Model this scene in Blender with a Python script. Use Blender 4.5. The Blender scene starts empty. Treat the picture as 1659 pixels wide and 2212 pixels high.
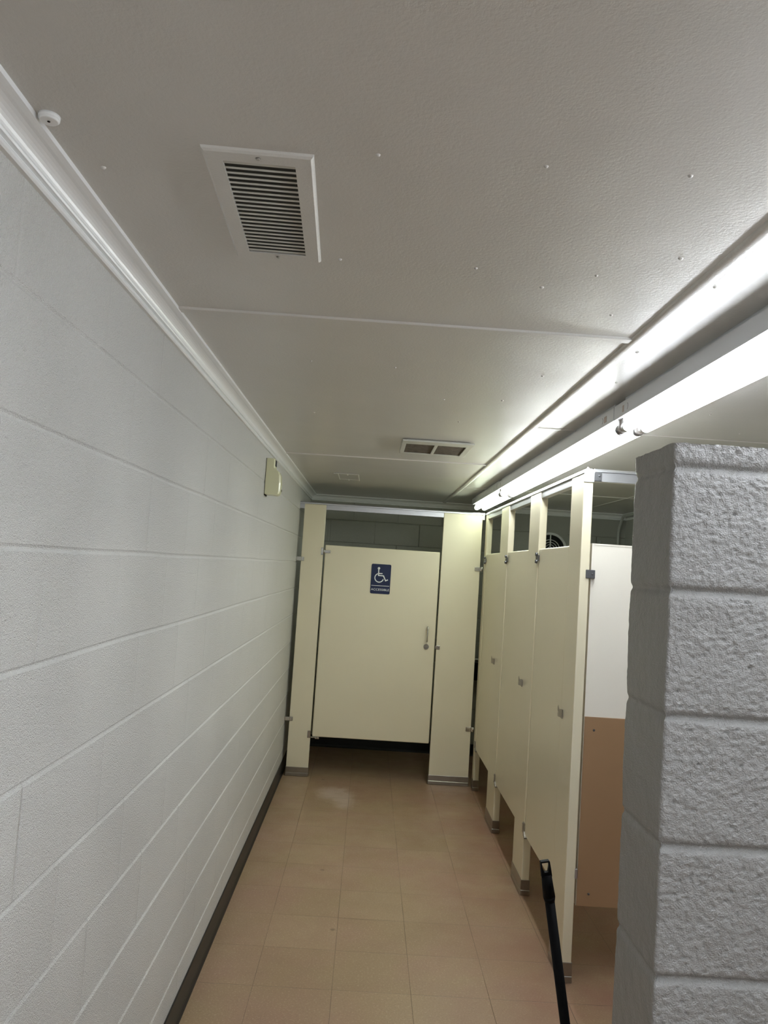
import bpy, bmesh, math, random
from mathutils import Vector, Matrix, noise

C = bpy.context.scene.collection
scene = bpy.context.scene
PI = math.pi

# ---------------------------------------------------------------- camera
IMG_W, IMG_H = 1659, 2212
F_PX, CAM_X, CAM_Z = 1664.6, 0.57121, 1.63304
YAW, PITCH, ROLL = 0.01416, 0.07055, 0.06533
cd = bpy.data.cameras.new('camera')
cam = bpy.data.objects.new('camera', cd)
C.objects.link(cam)
fw = Vector((math.sin(YAW)*math.cos(PITCH), math.cos(YAW)*math.cos(PITCH), math.sin(PITCH)))
r0 = Vector((math.cos(YAW), -math.sin(YAW), 0))
u0 = r0.cross(fw)
rt = r0*math.cos(ROLL) + u0*math.sin(ROLL)
up = -r0*math.sin(ROLL) + u0*math.cos(ROLL)
m = Matrix((rt, up, -fw)).transposed().to_4x4()
m.translation = Vector((CAM_X, 0, CAM_Z))
cam.matrix_world = m
cd.sensor_fit = 'VERTICAL'
cd.sensor_height = 24.0
cd.sensor_width = 18.0
cd.lens = 24.0*F_PX/IMG_H
cd.clip_start = 0.02
scene.camera = cam

# ---------------------------------------------------------------- world, light, exposure
w = bpy.data.worlds.new('world')
scene.world = w
w.use_nodes = True
w.node_tree.nodes['Background'].inputs[0].default_value = (0.5, 0.52, 0.55, 1)
w.node_tree.nodes['Background'].inputs[1].default_value = 0.0
TUBE_COLOR = [(0.90, 0.95, 1.02), (0.90, 0.95, 1.02), (0.92, 0.97, 0.96), (0.88, 1.0, 0.80)]
TUBE_POWER = [13.0, 7.4, 8.0, 4.3]
scene.view_settings.view_transform = 'Standard'
scene.view_settings.look = 'None'
scene.view_settings.gamma = 1.0
scene.view_settings.use_curve_mapping = False
scene.view_settings.exposure = 1.93
scene.cycles.use_denoising = True
scene.cycles.use_adaptive_sampling = True
scene.cycles.adaptive_threshold = 0.02
scene.cycles.max_bounces = 8
scene.cycles.diffuse_bounces = 6
scene.cycles.glossy_bounces = 3
scene.cycles.sample_clamp_indirect = 6.0
scene.cycles.caustics_reflective = False
scene.cycles.caustics_refractive = False

# ---------------------------------------------------------------- room numbers (metres)
ROOM_X = 2.89          # right wall
BACK = 7.01            # back wall
FRONT = -2.5           # wall behind the camera
CEIL = 2.25
COURSE = 0.2032
BLOCK = 0.4064
ADA_Y = 6.012          # front plane of the accessible stall
ROW_X = 1.456          # front plane of the stall row
TOP = 2.084

# ---------------------------------------------------------------- helpers
def srgb(r, g, b):
    def f(c):
        c /= 255.0
        return c/12.92 if c <= 0.04045 else ((c+0.055)/1.055)**2.4
    return (f(r), f(g), f(b), 1.0)

class NT:
    """small node-tree builder"""
    def __init__(self, name):
        self.m = bpy.data.materials.new(name)
        self.m.use_nodes = True
        self.t = self.m.node_tree
        self.b = self.t.nodes['Principled BSDF']
    def n(self, kind, **kw):
        nd = self.t.nodes.new(kind)
        for k, v in kw.items():
            setattr(nd, k, v)
        return nd
    def l(self, a, b):
        self.t.links.new(a, b)
    def math(self, op, a, b=None, c=None, clamp=False):
        nd = self.n('ShaderNodeMath', operation=op)
        nd.use_clamp = clamp
        for i, v in enumerate((a, b, c)):
            if v is None:
                continue
            if isinstance(v, (int, float)):
                nd.inputs[i].default_value = v
            else:
                self.l(v, nd.inputs[i])
        return nd.outputs[0]
    def coords(self):
        tc = self.n('ShaderNodeTexCoord')
        return tc.outputs['Object']
    def noise(self, vec, scale, detail=3.0, rough=0.5):
        nd = self.n('ShaderNodeTexNoise')
        self.l(vec, nd.inputs['Vector'])
        nd.inputs['Scale'].default_value = scale
        nd.inputs['Detail'].default_value = detail
        nd.inputs['Roughness'].default_value = rough
        return nd.outputs[0]
    def ramp(self, fac, a, b, ca=(0, 0, 0, 1), cb=(1, 1, 1, 1)):
        nd = self.n('ShaderNodeValToRGB')
        nd.color_ramp.elements[0].position = a
        nd.color_ramp.elements[1].position = b
        nd.color_ramp.elements[0].color = ca
        nd.color_ramp.elements[1].color = cb
        self.l(fac, nd.inputs[0])
        return nd.outputs[0]
    def mix(self, fac, a, b):
        nd = self.n('ShaderNodeMix', data_type='RGBA')
        for sock, v in ((nd.inputs[0], fac), (nd.inputs[6], a), (nd.inputs[7], b)):
            if isinstance(v, (tuple, list, float, int)):
                sock.default_value = v
            else:
                self.l(v, sock)
        return nd.outputs[2]
    def bump(self, height, dist, strength=1.0, normal=None):
        nd = self.n('ShaderNodeBump')
        nd.inputs['Strength'].default_value = strength
        nd.inputs['Distance'].default_value = dist
        self.l(height, nd.inputs['Height'])
        if normal is not None:
            self.l(normal, nd.inputs['Normal'])
        return nd.outputs[0]

def plain(name, col, rough=0.5, metal=0.0, var=0.06, scale=6.0, bump=0.0, bscale=300.0, spec=0.5):
    t = NT(name)
    co = t.coords()
    nz = t.noise(co, scale, 4.0)
    dark = tuple(c*(1-var) for c in col[:3]) + (1,)
    light = tuple(min(1, c*(1+var)) for c in col[:3]) + (1,)
    t.l(t.mix(nz, dark, light), t.b.inputs['Base Color'])
    t.b.inputs['Roughness'].default_value = rough
    t.b.inputs['Metallic'].default_value = metal
    t.b.inputs['Specular IOR Level'].default_value = spec
    if bump > 0:
        t.l(t.bump(t.noise(co, bscale, 2.0), bump), t.b.inputs['Normal'])
    return t.m

def block_mat(name, col, axis, odd0, even0, hor=True, rough=0.27, stipple=1.0, vert=0.0065, deep=0.003):
    """painted concrete block: running-bond joints and a pitted, rollered paint skin"""
    t = NT(name)
    co = t.coords()
    sp = t.n('ShaderNodeSeparateXYZ')
    t.l(co, sp.inputs[0])
    h = sp.outputs[axis]
    z = sp.outputs[2]
    crs = t.math('DIVIDE', z, COURSE)
    ci = t.math('FLOOR', crs)
    par = t.math('MODULO', t.math('ADD', ci, 40.0), 2.0)        # 1 on odd courses
    wob = t.math('MULTIPLY', t.math('SUBTRACT', t.noise(co, 7.0, 3.0), 0.5), 0.006)
    off = t.math('ADD', t.math('MULTIPLY', par, odd0 - even0), even0)
    q = t.math('DIVIDE', t.math('SUBTRACT', t.math('ADD', h, wob), off), BLOCK)
    fr = t.math('FRACT', t.math('ADD', t.math('ADD', q, 40.0), 0.5))
    dv = t.math('MULTIPLY', t.math('ABSOLUTE', t.math('SUBTRACT', fr, 0.5)), BLOCK)
    gv = t.math('SUBTRACT', 1.0, t.math('DIVIDE', dv, 0.0060), clamp=True)
    vis = t.ramp(t.noise(co, 1.7, 1.0), 0.38, 0.62, (0.25, 0.25, 0.25, 1), (1, 1, 1, 1))
    gv = t.math('MULTIPLY', gv, vis)
    height = t.math('MULTIPLY', gv, -vert)
    if hor:
        fz = t.math('FRACT', t.math('ADD', t.math('ADD', crs, t.math('MULTIPLY', wob, 2.0)), 0.5))
        dz = t.math('MULTIPLY', t.math('ABSOLUTE', t.math('SUBTRACT', fz, 0.5)), COURSE)
        gz = t.math('SUBTRACT', 1.0, t.math('DIVIDE', dz, 0.006), clamp=True)
        height = t.math('ADD', height, t.math('MULTIPLY', gz, -deep))
    patch = t.ramp(t.noise(co, 2.2, 2.0), 0.35, 0.7, (0.72, 0.72, 0.72, 1), (1, 1, 1, 1))
    s1 = t.math('MULTIPLY', t.math('ADD', t.noise(co, 170.0, 3.0, 0.65), t.noise(co, 420.0, 1.0)), 0.0056*stipple)
    vor = t.n('ShaderNodeTexVoronoi')
    t.l(co, vor.inputs['Vector'])
    vor.inputs['Scale'].default_value = 75.0
    pit = t.math('MULTIPLY', t.math('SUBTRACT', 1.0, t.math('DIVIDE', vor.outputs['Distance'], 0.22), clamp=True), -0.0045*stipple)
    pn = t.math('MULTIPLY', pit, t.ramp(t.noise(co, 22.0, 2.0), 0.5, 0.62))
    s = t.math('MULTIPLY', t.math('ADD', s1, pn), patch)
    height = t.math('ADD', height, s)
    t.l(t.bump(height, 1.0, 1.0), t.b.inputs['Normal'])
    nz = t.noise(co, 1.3, 3.0)
    dark = tuple(c*0.93 for c in col[:3]) + (1,)
    t.l(t.mix(nz, dark, col), t.b.inputs['Base Color'])
    t.b.inputs['Roughness'].default_value = rough
    return t.m

# ---- mesh pieces -------------------------------------------------
def new():
    return bmesh.new()

def bx(bm, x0, x1, y0, y1, z0, z1, bevel=0.0, rot=0.0, pivot=None, seg=2):
    t = bmesh.new()
    bmesh.ops.create_cube(t, size=1.0)
    for v in t.verts:
        v.co = Vector(((x0+x1)/2 + v.co.x*(x1-x0), (y0+y1)/2 + v.co.y*(y1-y0), (z0+z1)/2 + v.co.z*(z1-z0)))
    if bevel > 0:
        bmesh.ops.bevel(t, geom=list(t.edges), offset=bevel, segments=seg, affect='EDGES', profile=0.5)
    if rot:
        p = Vector(pivot) if pivot else Vector(((x0+x1)/2, (y0+y1)/2, 0))
        bmesh.ops.rotate(t, verts=t.verts, cent=p, matrix=Matrix.Rotation(rot, 3, 'Z'))
    merge(bm, t)
    return bm

def merge(bm, t):
    me = bpy.data.meshes.new('tmp')
    t.to_mesh(me)
    t.free()
    bm.from_mesh(me)
    bpy.data.meshes.remove(me)

def cyl(bm, p0, p1, r0, r1=None, seg=20, cap=True):
    r1 = r0 if r1 is None else r1
    p0, p1 = Vector(p0), Vector(p1)
    d = p1 - p0
    t = bmesh.new()
    bmesh.ops.create_cone(t, cap_ends=cap, segments=seg, radius1=r0, radius2=r1, depth=d.length)
    q = Vector((0, 0, 1)).rotation_difference(d.normalized())
    bmesh.ops.transform(t, matrix=Matrix.Translation((p0+p1)/2) @ q.to_matrix().to_4x4(), verts=t.verts)
    for f in t.faces:
        f.smooth = len(f.verts) == 4
    merge(bm, t)
    return bm

def prism(bm, pts, axis, a, b):
    """closed 2-D outline pushed along an axis. axis 'x': pts=(y,z); 'y': pts=(x,z); 'z': pts=(x,y)"""
    def mk(p, s):
        return {'x': (s, p[0], p[1]), 'y': (p[0], s, p[1]), 'z': (p[0], p[1], s)}[axis]
    t = bmesh.new()
    va = [t.verts.new(mk(p, a)) for p in pts]
    vb = [t.verts.new(mk(p, b)) for p in pts]
    n = len(pts)
    t.faces.new(va)
    t.faces.new(list(reversed(vb)))
    for i in range(n):
        t.faces.new((va[i], vb[i], vb[(i+1) % n], va[(i+1) % n]))
    bmesh.ops.recalc_face_normals(t, faces=t.faces)
    merge(bm, t)
    return bm

def tube(bm, pts, r, seg=14):
    pts = [Vector(p) for p in pts]
    rings = []
    prev = None
    for i, p in enumerate(pts):
        if i == 0: d = pts[1]-p
        elif i == len(pts)-1: d = p-pts[i-1]
        else: d = (pts[i+1]-p).normalized() + (p-pts[i-1]).normalized()
        d.normalize()
        if prev is None:
            a = d.orthogonal().normalized()
        else:
            a = (prev - d*prev.dot(d)).normalized()
        prev = a
        b = d.cross(a)
        rings.append([bm.verts.new(p + (a*math.cos(2*PI*k/seg) + b*math.sin(2*PI*k/seg))*r) for k in range(seg)])
    for i in range(len(rings)-1):
        for k in range(seg):
            f = bm.faces.new((rings[i][k], rings[i][(k+1) % seg], rings[i+1][(k+1) % seg], rings[i+1][k]))
            f.smooth = True
    bm.faces.new(list(reversed(rings[0])))
    bm.faces.new(rings[-1])
    return bm

def arc_pts(cx, cz, r, a0, a1, n):
    return [(cx + r*math.cos(a0+(a1-a0)*i/n), cz + r*math.sin(a0+(a1-a0)*i/n)) for i in range(n+1)]

def stroke(bm, pts, wd, y0, y1):
    """a ribbon of width wd along 2-D points (x,z), pushed between y0 and y1"""
    L, R = [], []
    P = [Vector((p[0], p[1])) for p in pts]
    for i, p in enumerate(P):
        if i == 0: d = (P[1]-p).normalized(); k = 1.0
        elif i == len(P)-1: d = (p-P[i-1]).normalized(); k = 1.0
        else:
            d1, d2 = (p-P[i-1]).normalized(), (P[i+1]-p).normalized()
            d = (d1+d2).normalized(); k = 1.0/max(0.5, d.dot(d1))
        nrm = Vector((-d.y, d.x))*wd/2*k
        L.append(p+nrm); R.append(p-nrm)
    for i in range(len(P)-1):
        prism(bm, [L[i], L[i+1], R[i+1], R[i]], 'y', y0, y1)
    return bm

def obj(name, bm, mat, parent=None, smooth=False):
    me = bpy.data.meshes.new(name)
    if parent is not None:
        off = Vector(parent['_loc'])
        for v in bm.verts:
            v.co -= off
    bm.normal_update()
    bm.to_mesh(me)
    bm.free()
    me.materials.append(mat)
    if smooth:
        for p in me.polygons: p.use_smooth = True
    o = bpy.data.objects.new(name, me)
    C.objects.link(o)
    if parent is not None:
        o.parent = parent
        o['_loc'] = list(parent['_loc'])
    return o

def struct(name, bm, mat, smooth=False):
    o = obj(name, bm, mat, smooth=smooth)
    o['kind'] = 'structure'
    return o

def thing(name, loc, label, cat, group=None):
    o = bpy.data.objects.new(name, None)
    o.empty_display_size = 0.1
    C.objects.link(o)
    o.location = loc
    o['_loc'] = list(loc)
    o['label'] = label
    o['category'] = cat
    if group: o['group'] = group
    return o

def tag(o, label, cat, group=None):
    o['label'] = label
    o['category'] = cat
    if group: o['group'] = group
    return o

# ---------------------------------------------------------------- materials
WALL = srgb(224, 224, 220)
M = {}
M['wall_left'] = block_mat('painted_block_left', WALL, 1, 1.371, 1.570, hor=False)
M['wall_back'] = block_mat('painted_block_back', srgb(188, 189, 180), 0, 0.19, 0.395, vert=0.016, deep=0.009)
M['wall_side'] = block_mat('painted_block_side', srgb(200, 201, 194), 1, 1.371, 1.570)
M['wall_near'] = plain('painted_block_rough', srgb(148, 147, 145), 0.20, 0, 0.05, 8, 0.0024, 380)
M['vinyl_base'] = plain('black_vinyl_base', srgb(22, 22, 23), 0.42, 0, 0.25, 9)
M['trim'] = plain('trim_paint', srgb(232, 233, 232), 0.24, 0, 0.03, 4, 0.0002, 120)
M['partition'] = plain('almond_enamel', srgb(232, 224, 198), 0.28, 0, 0.035, 2.4, 0.00012, 500)
M['partition_lit'] = plain('lit_almond_enamel', srgb(240, 235, 224), 0.34, 0, 0.02, 2.0, 0.00012, 500)  # same almond enamel, direct light painted in as a paler tone
M['steel'] = plain('brushed_steel', srgb(168, 164, 156), 0.28, 1.0, 0.12, 30)
M['chrome'] = plain('chrome', srgb(200, 198, 194), 0.16, 1.0, 0.06, 40)
M['zinc'] = plain('grey_zinc_bracket', srgb(120, 121, 124), 0.35, 0.9, 0.1, 60)
M['aluminium'] = plain('satin_aluminium', srgb(200, 201, 206), 0.35, 0.9, 0.05, 30)
M['tan'] = plain('tan_laminate', srgb(162, 130, 98), 0.36, 0, 0.05, 3)
M['navy'] = plain('navy_sign_plastic', srgb(5, 26, 70), 0.45, 0, 0.03, 20)
M['white_plastic'] = plain('white_plastic', srgb(238, 240, 240), 0.4, 0, 0.01, 10)
M['cream_plastic'] = plain('cream_plastic', srgb(214, 213, 178), 0.22, 0, 0.03, 12)
M['dark'] = plain('dark_void', srgb(14, 14, 13), 0.8, 0, 0.1, 10)
M['black_plastic'] = plain('black_plastic', srgb(4, 4, 6), 0.6, 0, 0.15, 30, spec=0.15)
M['vent_paint'] = plain('vent_enamel', srgb(200, 200, 192), 0.34, 0, 0.04, 12)
M['duct'] = plain('duct_shade', srgb(48, 46, 38), 0.8, 0, 0.3, 30)  # dark tone paints the recess shade on a flat sheet behind the louvres
M['fixture'] = plain('fixture_enamel', srgb(205, 207, 210), 0.35, 0, 0.03, 10)
M['socket'] = plain('lampholder_plastic', srgb(178, 172, 166), 0.45, 0, 0.08, 40)
M['cap_metal'] = plain('lamp_cap_metal', srgb(150, 148, 146), 0.3, 1.0, 0.1, 40)
M['pipe'] = plain('painted_conduit', srgb(188, 190, 184), 0.4, 0, 0.05, 12)
M['sticker'] = plain('beige_sticker', srgb(176, 160, 150), 0.6, 0, 0.1, 60)
M['bristle'] = plain('black_bristles', srgb(20, 20, 20), 0.8, 0, 0.3, 200)

def ceiling_mat():
    t = NT('ceiling_paint')
    co = t.coords()
    h = t.math('ADD', t.math('MULTIPLY', t.noise(co, 170.0, 3.0, 0.6), 0.0008),
               t.math('MULTIPLY', t.noise(co, 2.6, 2.0), 0.006))
    t.l(t.bump(h, 1.0, 0.8), t.b.inputs['Normal'])
    t.l(t.mix(t.noise(co, 1.1, 4.0), srgb(196, 193, 187), srgb(208, 206, 200)), t.b.inputs['Base Color'])
    t.b.inputs['Roughness'].default_value = 0.27
    return t.m
M['ceiling'] = ceiling_mat()

def grille_mat():
    t = NT('dirty_filter_mesh')
    co = t.coords()
    a = t.ramp(t.noise(co, 60.0, 4.0, 0.7), 0.35, 0.75, srgb(62, 50, 34), srgb(112, 96, 72))
    b = t.ramp(t.noise(co, 340.0, 2.0), 0.66, 0.72)
    t.l(t.mix(b, a, srgb(168, 152, 124)), t.b.inputs['Base Color'])
    t.b.inputs['Roughness'].default_value = 0.9
    t.l(t.bump(t.noise(co, 500.0, 2.0), 0.003), t.b.inputs['Normal'])
    return t.m
M['filter'] = grille_mat()

def floor_mat():
    t = NT('vinyl_tile_floor')
    co = t.coords()
    sp = t.n('ShaderNodeSeparateXYZ')
    t.l(co, sp.inputs[0])
    T, TX, TY = 0.3048, 0.2295, 3.0854
    qx = t.math('DIVIDE', t.math('SUBTRACT', sp.outputs[0], TX - 10*T), T)
    qy = t.math('DIVIDE', t.math('SUBTRACT', sp.outputs[1], TY - 30*T), T)
    def dist(q):
        f = t.math('FRACT', t.math('ADD', q, 0.5))
        return t.math('MULTIPLY', t.math('ABSOLUTE', t.math('SUBTRACT', f, 0.5)), T)
    dx, dy = dist(qx), dist(qy)
    wid = t.ramp(t.noise(co, 1.5, 2.0), 0.35, 0.65, (0.0010, 0.0010, 0.0010, 1), (0.0026, 0.0026, 0.0026, 1))
    jx = t.math('SUBTRACT', 1.0, t.math('DIVIDE', dx, wid), clamp=True)
    jy = t.math('SUBTRACT', 1.0, t.math('DIVIDE', dy, wid), clamp=True)
    j = t.math('MAXIMUM', jx, jy)
    # one shade per tile
    cv = t.n('ShaderNodeCombineXYZ')
    t.l(t.math('FLOOR', qx), cv.inputs[0])
    t.l(t.math('FLOOR', qy), cv.inputs[1])
    wn = t.n('ShaderNodeTexWhiteNoise', noise_dimensions='3D')
    t.l(cv.outputs[0], wn.inputs['Vector'])
    base = t.mix(wn.outputs['Value'], srgb(158, 134, 104), srgb(166, 142, 112))
    base = t.mix(t.ramp(t.noise(co, 2.0, 4.0, 0.6), 0.4, 0.7), base, srgb(160, 128, 108))
    # flecks
    f1 = t.ramp(t.noise(co, 130.0, 3.0, 0.7), 0.56, 0.66)
    base = t.mix(t.math('MULTIPLY', f1, 0.75), base, srgb(190, 168, 138))
    f2 = t.ramp(t.noise(co, 150.0, 3.0, 0.7), 0.55, 0.66)
    base = t.mix(t.math('MULTIPLY', f2, 0.4), base, srgb(120, 92, 74))
    reddish = t.math('MULTIPLY', t.math('MULTIPLY', t.math('SUBTRACT', sp.outputs[0], 0.85), 1.6, clamp=True),
                  t.ramp(t.noise(co, 3.1, 4.0, 0.6), 0.35, 0.6))
    base = t.mix(t.math('MULTIPLY', reddish, 0.6), base, srgb(152, 108, 94))  # patches turn redder towards the right
    # grime
    gr = t.ramp(t.noise(co, 0.9, 5.0, 0.65), 0.42, 0.72)
    base = t.mix(t.math('MULTIPLY', gr, 0.30), base, srgb(120, 98, 72))
    # dark spots dropped on the floor
    vor = t.n('ShaderNodeTexVoronoi')
    t.l(co, vor.inputs['Vector'])
    vor.inputs['Scale'].default_value = 2.6
    sd = t.math('ADD', vor.outputs['Distance'], t.math('MULTIPLY', t.noise(co, 70.0, 2.0), 0.05))
    sp2 = t.math('SUBTRACT', 1.0, t.math('MULTIPLY', t.math('SUBTRACT', sd, 0.045), 60.0), clamp=True)
    base = t.mix(t.math('MULTIPLY', sp2, 0.55), base, srgb(78, 62, 48))
    # chalky dried spill in front of the accessible stall
    def blob(cx, cy, rx, ry, wob=0.5):
        a = t.math('DIVIDE', t.math('SUBTRACT', sp.outputs[0], cx), rx)
        b = t.math('DIVIDE', t.math('SUBTRACT', sp.outputs[1], cy), ry)
        r = t.math('SQRT', t.math('ADD', t.math('MULTIPLY', a, a), t.math('MULTIPLY', b, b)))
        r = t.math('ADD', r, t.math('MULTIPLY', t.math('SUBTRACT', t.noise(co, 9.0, 5.0, 0.7), 0.5), 1.6))
        return t.ramp(t.math('SUBTRACT', 1.0, r), 0.0, 0.75)
    sm = t.math('ADD', blob(0.40, 5.62, 0.13, 0.20), blob(0.50, 5.50, 0.09, 0.28), clamp=True)
    base = t.mix(t.math('MULTIPLY', sm, 0.55), base, srgb(205, 188, 176))
    base = t.mix(t.math('MULTIPLY', j, 0.62), base, srgb(66, 50, 36))
    t.l(base, t.b.inputs['Base Color'])
    t.l(t.ramp(t.noise(co, 5.0, 4.0, 0.6), 0.3, 0.7, (0.28, 0.28, 0.28, 1), (0.46, 0.46, 0.46, 1)), t.b.inputs['Roughness'])
    hh = t.math('ADD', t.math('MULTIPLY', j, -0.0006), t.math('MULTIPLY', t.noise(co, 240.0, 2.0), 0.0002))
    t.l(t.bump(hh, 1.0, 1.0), t.b.inputs['Normal'])
    return t.m
M['floor'] = floor_mat()

def emit_mat(name, col, power):
    t = NT(name)
    t.t.nodes.remove(t.b)
    e = t.n('ShaderNodeEmission')
    e.inputs[0].default_value = tuple(col) + (1,)
    e.inputs[1].default_value = power
    t.l(e.outputs[0], t.t.nodes['Material Output'].inputs[0])
    return t.m

# ================================================================ ROOM SHELL
bm = new(); bx(bm, -0.2, ROOM_X+0.2, FRONT-0.2, BACK+0.2, -0.1, 0.0)
struct('floor', bm, M['floor'])

# ceiling with screw pops pushing through the paint
bm = new(); bx(bm, -0.2, ROOM_X+0.2, FRONT-0.2, BACK+0.2, CEIL, CEIL+0.1)
random.seed(4)
pops = [(0.543, 1.12), (0.797, 1.118), (1.015, 1.115), (0.747, 1.526), (0.992, 1.52), (0.47, 1.53),
        (0.899, 1.604), (1.065, 2.331), (1.004, 2.704), (1.093, 1.745), (1.243, 1.537), (1.30, 2.35),
        (0.61, 2.35), (0.35, 2.34), (0.80, 2.75), (1.25, 2.02), (1.12, 1.41), (0.9, 3.15), (0.3, 3.16),
        (2.0, 3.0), (1.75, 2.7), (1.9, 2.2), (1.6, 3.25), (0.066+0.03, 1.22)]
for (px, py) in pops:
    t = bmesh.new()
    bmesh.ops.create_uvsphere(t, u_segments=10, v_segments=6, radius=1.0)
    rr = random.uniform(0.0030, 0.0046)
    for v in t.verts:
        v.co = Vector((px + v.co.x*rr*1.15, py + v.co.y*rr, CEIL + v.co.z*0.0036))
    for f in t.faces: f.smooth = True
    merge(bm, t)
struct('ceiling', bm, M['ceiling'])

# left wall: tooled bed joints are real grooves
def groove_profile(z0, z1, depth, half):
    pts = [(0.0, z0)]
    k = math.ceil(z0/COURSE)
    while k*COURSE < z1:
        z = k*COURSE
        if z - half > z0 and z + half < z1:
            for s, d in ((-1.0, 0), (-0.6, 0.55), (-0.2, 0.95), (0.2, 1.0), (0.6, 0.6), (1.0, 0)):
                pts.append((-depth*d, z + s*half))
        k += 1
    pts.append((0.0, z1))
    return pts
prof = groove_profile(0.0, CEIL, 0.0042, 0.0065)
bm = new()
ys = [FRONT-0.1 + i*0.05 for i in range(int((BACK+0.1-FRONT+0.1)/0.05)+1)] + [BACK+0.1]
rows = []
for (gx, gz) in prof:
    row = []
    for y in ys:
        wz = (noise.noise(Vector((y*2.3, gz*3, 1.7)))*0.0022 if gx < 0 or True else 0) if 0.02 < gz < CEIL-0.02 else 0
        dep = gx*(0.75 + 0.5*abs(noise.noise(Vector((y*1.1, round(gz/COURSE)*5.1, 9)))))
        row.append(bm.verts.new((dep, y, gz + wz)))
    rows.append(row)
for a, b in zip(rows[:-1], rows[1:]):
    for i in range(len(ys)-1):
        f = bm.faces.new((a[i], a[i+1], b[i+1], b[i])); f.smooth = False
bx(bm, -0.2, -0.012, FRONT-0.1, BACK+0.1, 0, CEIL)
bmesh.ops.recalc_face_normals(bm, faces=bm.faces)
struct('wall_left', bm, M['wall_left'])

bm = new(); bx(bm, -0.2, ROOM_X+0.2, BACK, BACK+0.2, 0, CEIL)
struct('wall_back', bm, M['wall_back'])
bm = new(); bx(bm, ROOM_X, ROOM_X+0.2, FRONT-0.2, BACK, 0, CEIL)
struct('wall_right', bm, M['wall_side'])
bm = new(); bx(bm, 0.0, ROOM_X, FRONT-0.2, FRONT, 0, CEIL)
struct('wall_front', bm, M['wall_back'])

# free-standing block screen wall in the foreground, modelled with rough faces and real joints
def near_wall():
    X0, Y0, Y1, Z1, X1 = 1.060, 1.250, 1.440, 1.868, ROOM_X
    R = 0.005
    path = []     # (x, y, nx, ny)
    def seg(p, q, nrm, step):
        L = (Vector(q)-Vector(p)).length
        n = max(1, int(L/step))
        for i in range(n):
            t = i/n
            path.append((p[0]+(q[0]-p[0])*t, p[1]+(q[1]-p[1])*t, nrm[0], nrm[1]))
    seg((X1, Y1), (1.22, Y1), (0, 1), 0.06)
    seg((1.22, Y1), (X0+R, Y1), (0, 1), 0.006)
    for i in range(4):
        a = PI/2 + (PI/2)*i/4
        path.append((X0+R+R*math.cos(a), Y1-R+R*math.sin(a), math.cos(a), math.sin(a)))
    seg((X0, Y1-R), (X0, Y0+R), (-1, 0), 0.0028)
    for i in range(4):
        a = PI + (PI/2)*i/4
        path.append((X0+R+R*math.cos(a), Y0+R+R*math.sin(a), math.cos(a), math.sin(a)))
    seg((X0+R, Y0), (1.30, Y0), (0, -1), 0.0024)
    seg((1.30, Y0), (X1, Y0), (0, -1), 0.06)
    path.append((X1, Y0, 0, -1))
    zs = [0.0]
    z = 0.0
    while z < Z1:
        z += 0.03 if z < 0.42 else 0.0028
        zs.append(min(z, Z1))
    bm = new()
    grid = []
    for z in zs:
        row = []
        near = round(z/COURSE)
        dz = abs(z - near*COURSE)
        g = math.exp(-(dz/0.0062)**2)
        for (x, y, nx, ny) in path:
            p = Vector((x, y, z))
            front = ny < -0.7
            d = -0.0090*g if front else -0.0040*g
            q_ = 1 - 0.8*g
            d += q_*(0.0015 if front else 0.0008)*noise.noise(p*34)
            d += q_*(0.0016 if front else 0.0006)*noise.noise(p*120)
            if front:
                d += q_*0.0019*noise.noise(p*210)
                pit = noise.noise(Vector((p.x*120, p.y*120, p.z*190)) + Vector((7, 3, 1)))
                if pit > 0.36: d -= q_*0.0040*(pit-0.36)/0.3
            d += 0.0022*noise.noise(Vector((x*9, y*9, z*7)))
            d -= 0.003*math.exp(-(dz/0.016)**2)*abs(noise.noise(p*25+Vector((3, 9, 2))))
            zz = z
            if z >= Z1-1e-6: zz = z + 0.002*noise.noise(p*50)
            row.append(bm.verts.new((x+nx*d, y+ny*d, zz)))
        grid.append(row)
    for a, b in zip(grid[:-1], grid[1:]):
        for i in range(len(path)-1):
            f = bm.faces.new((a[i], a[i+1], b[i+1], b[i])); f.smooth = True
    top = bm.faces.new(grid[-1])
    bmesh.ops.triangulate(bm, faces=[top])
    bmesh.ops.recalc_face_normals(bm, faces=bm.faces)
    return bm
struct('wall_partition', near_wall(), M['wall_near'])

# crown moulding
CROWN = [(-0.012, 2.195), (0.008, 2.195), (0.0105, 2.198), (0.0105, 2.203), (0.008, 2.206), (0.0045, 2.2075),
         (0.0045, 2.2115), (0.012, 2.2125), (0.0135, 2.2155), (0.011, 2.2185)] + \
        [(0.0125 + 0.0275*(1-math.cos(a)), 2.2195 + 0.020*math.sin(a)) for a in [PI/2*i/7 for i in range(8)]] + \
        [(0.0455, 2.2405), (0.050, 2.2415), (0.050, 2.2505), (-0.012, 2.2505)]
def crown(side):
    bm = new()
    ra, rb = [], []
    for (d, z) in CROWN:
        dm = max(d, 0)
        if side == 'left': a, b = (d, FRONT, z), (d, BACK-dm, z)
        elif side == 'back': a, b = (dm, BACK-d, z), (ROOM_X-dm, BACK-d, z)
        elif side == 'right': a, b = (ROOM_X-d, BACK-dm, z), (ROOM_X-d, FRONT, z)
        ra.append(bm.verts.new(a)); rb.append(bm.verts.new(b))
    n = len(ra)
    for i in range(n):
        bm.faces.new((ra[i], rb[i], rb[(i+1) % n], ra[(i+1) % n]))
    bm.faces.new(ra); bm.faces.new(list(reversed(rb)))
    bmesh.ops.recalc_face_normals(bm, faces=bm.faces)
    return bm
struct('trim_1', crown('left'), M['trim'])
struct('trim_2', crown('back'), M['trim'])
struct('trim_3', crown('right'), M['trim'])

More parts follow.
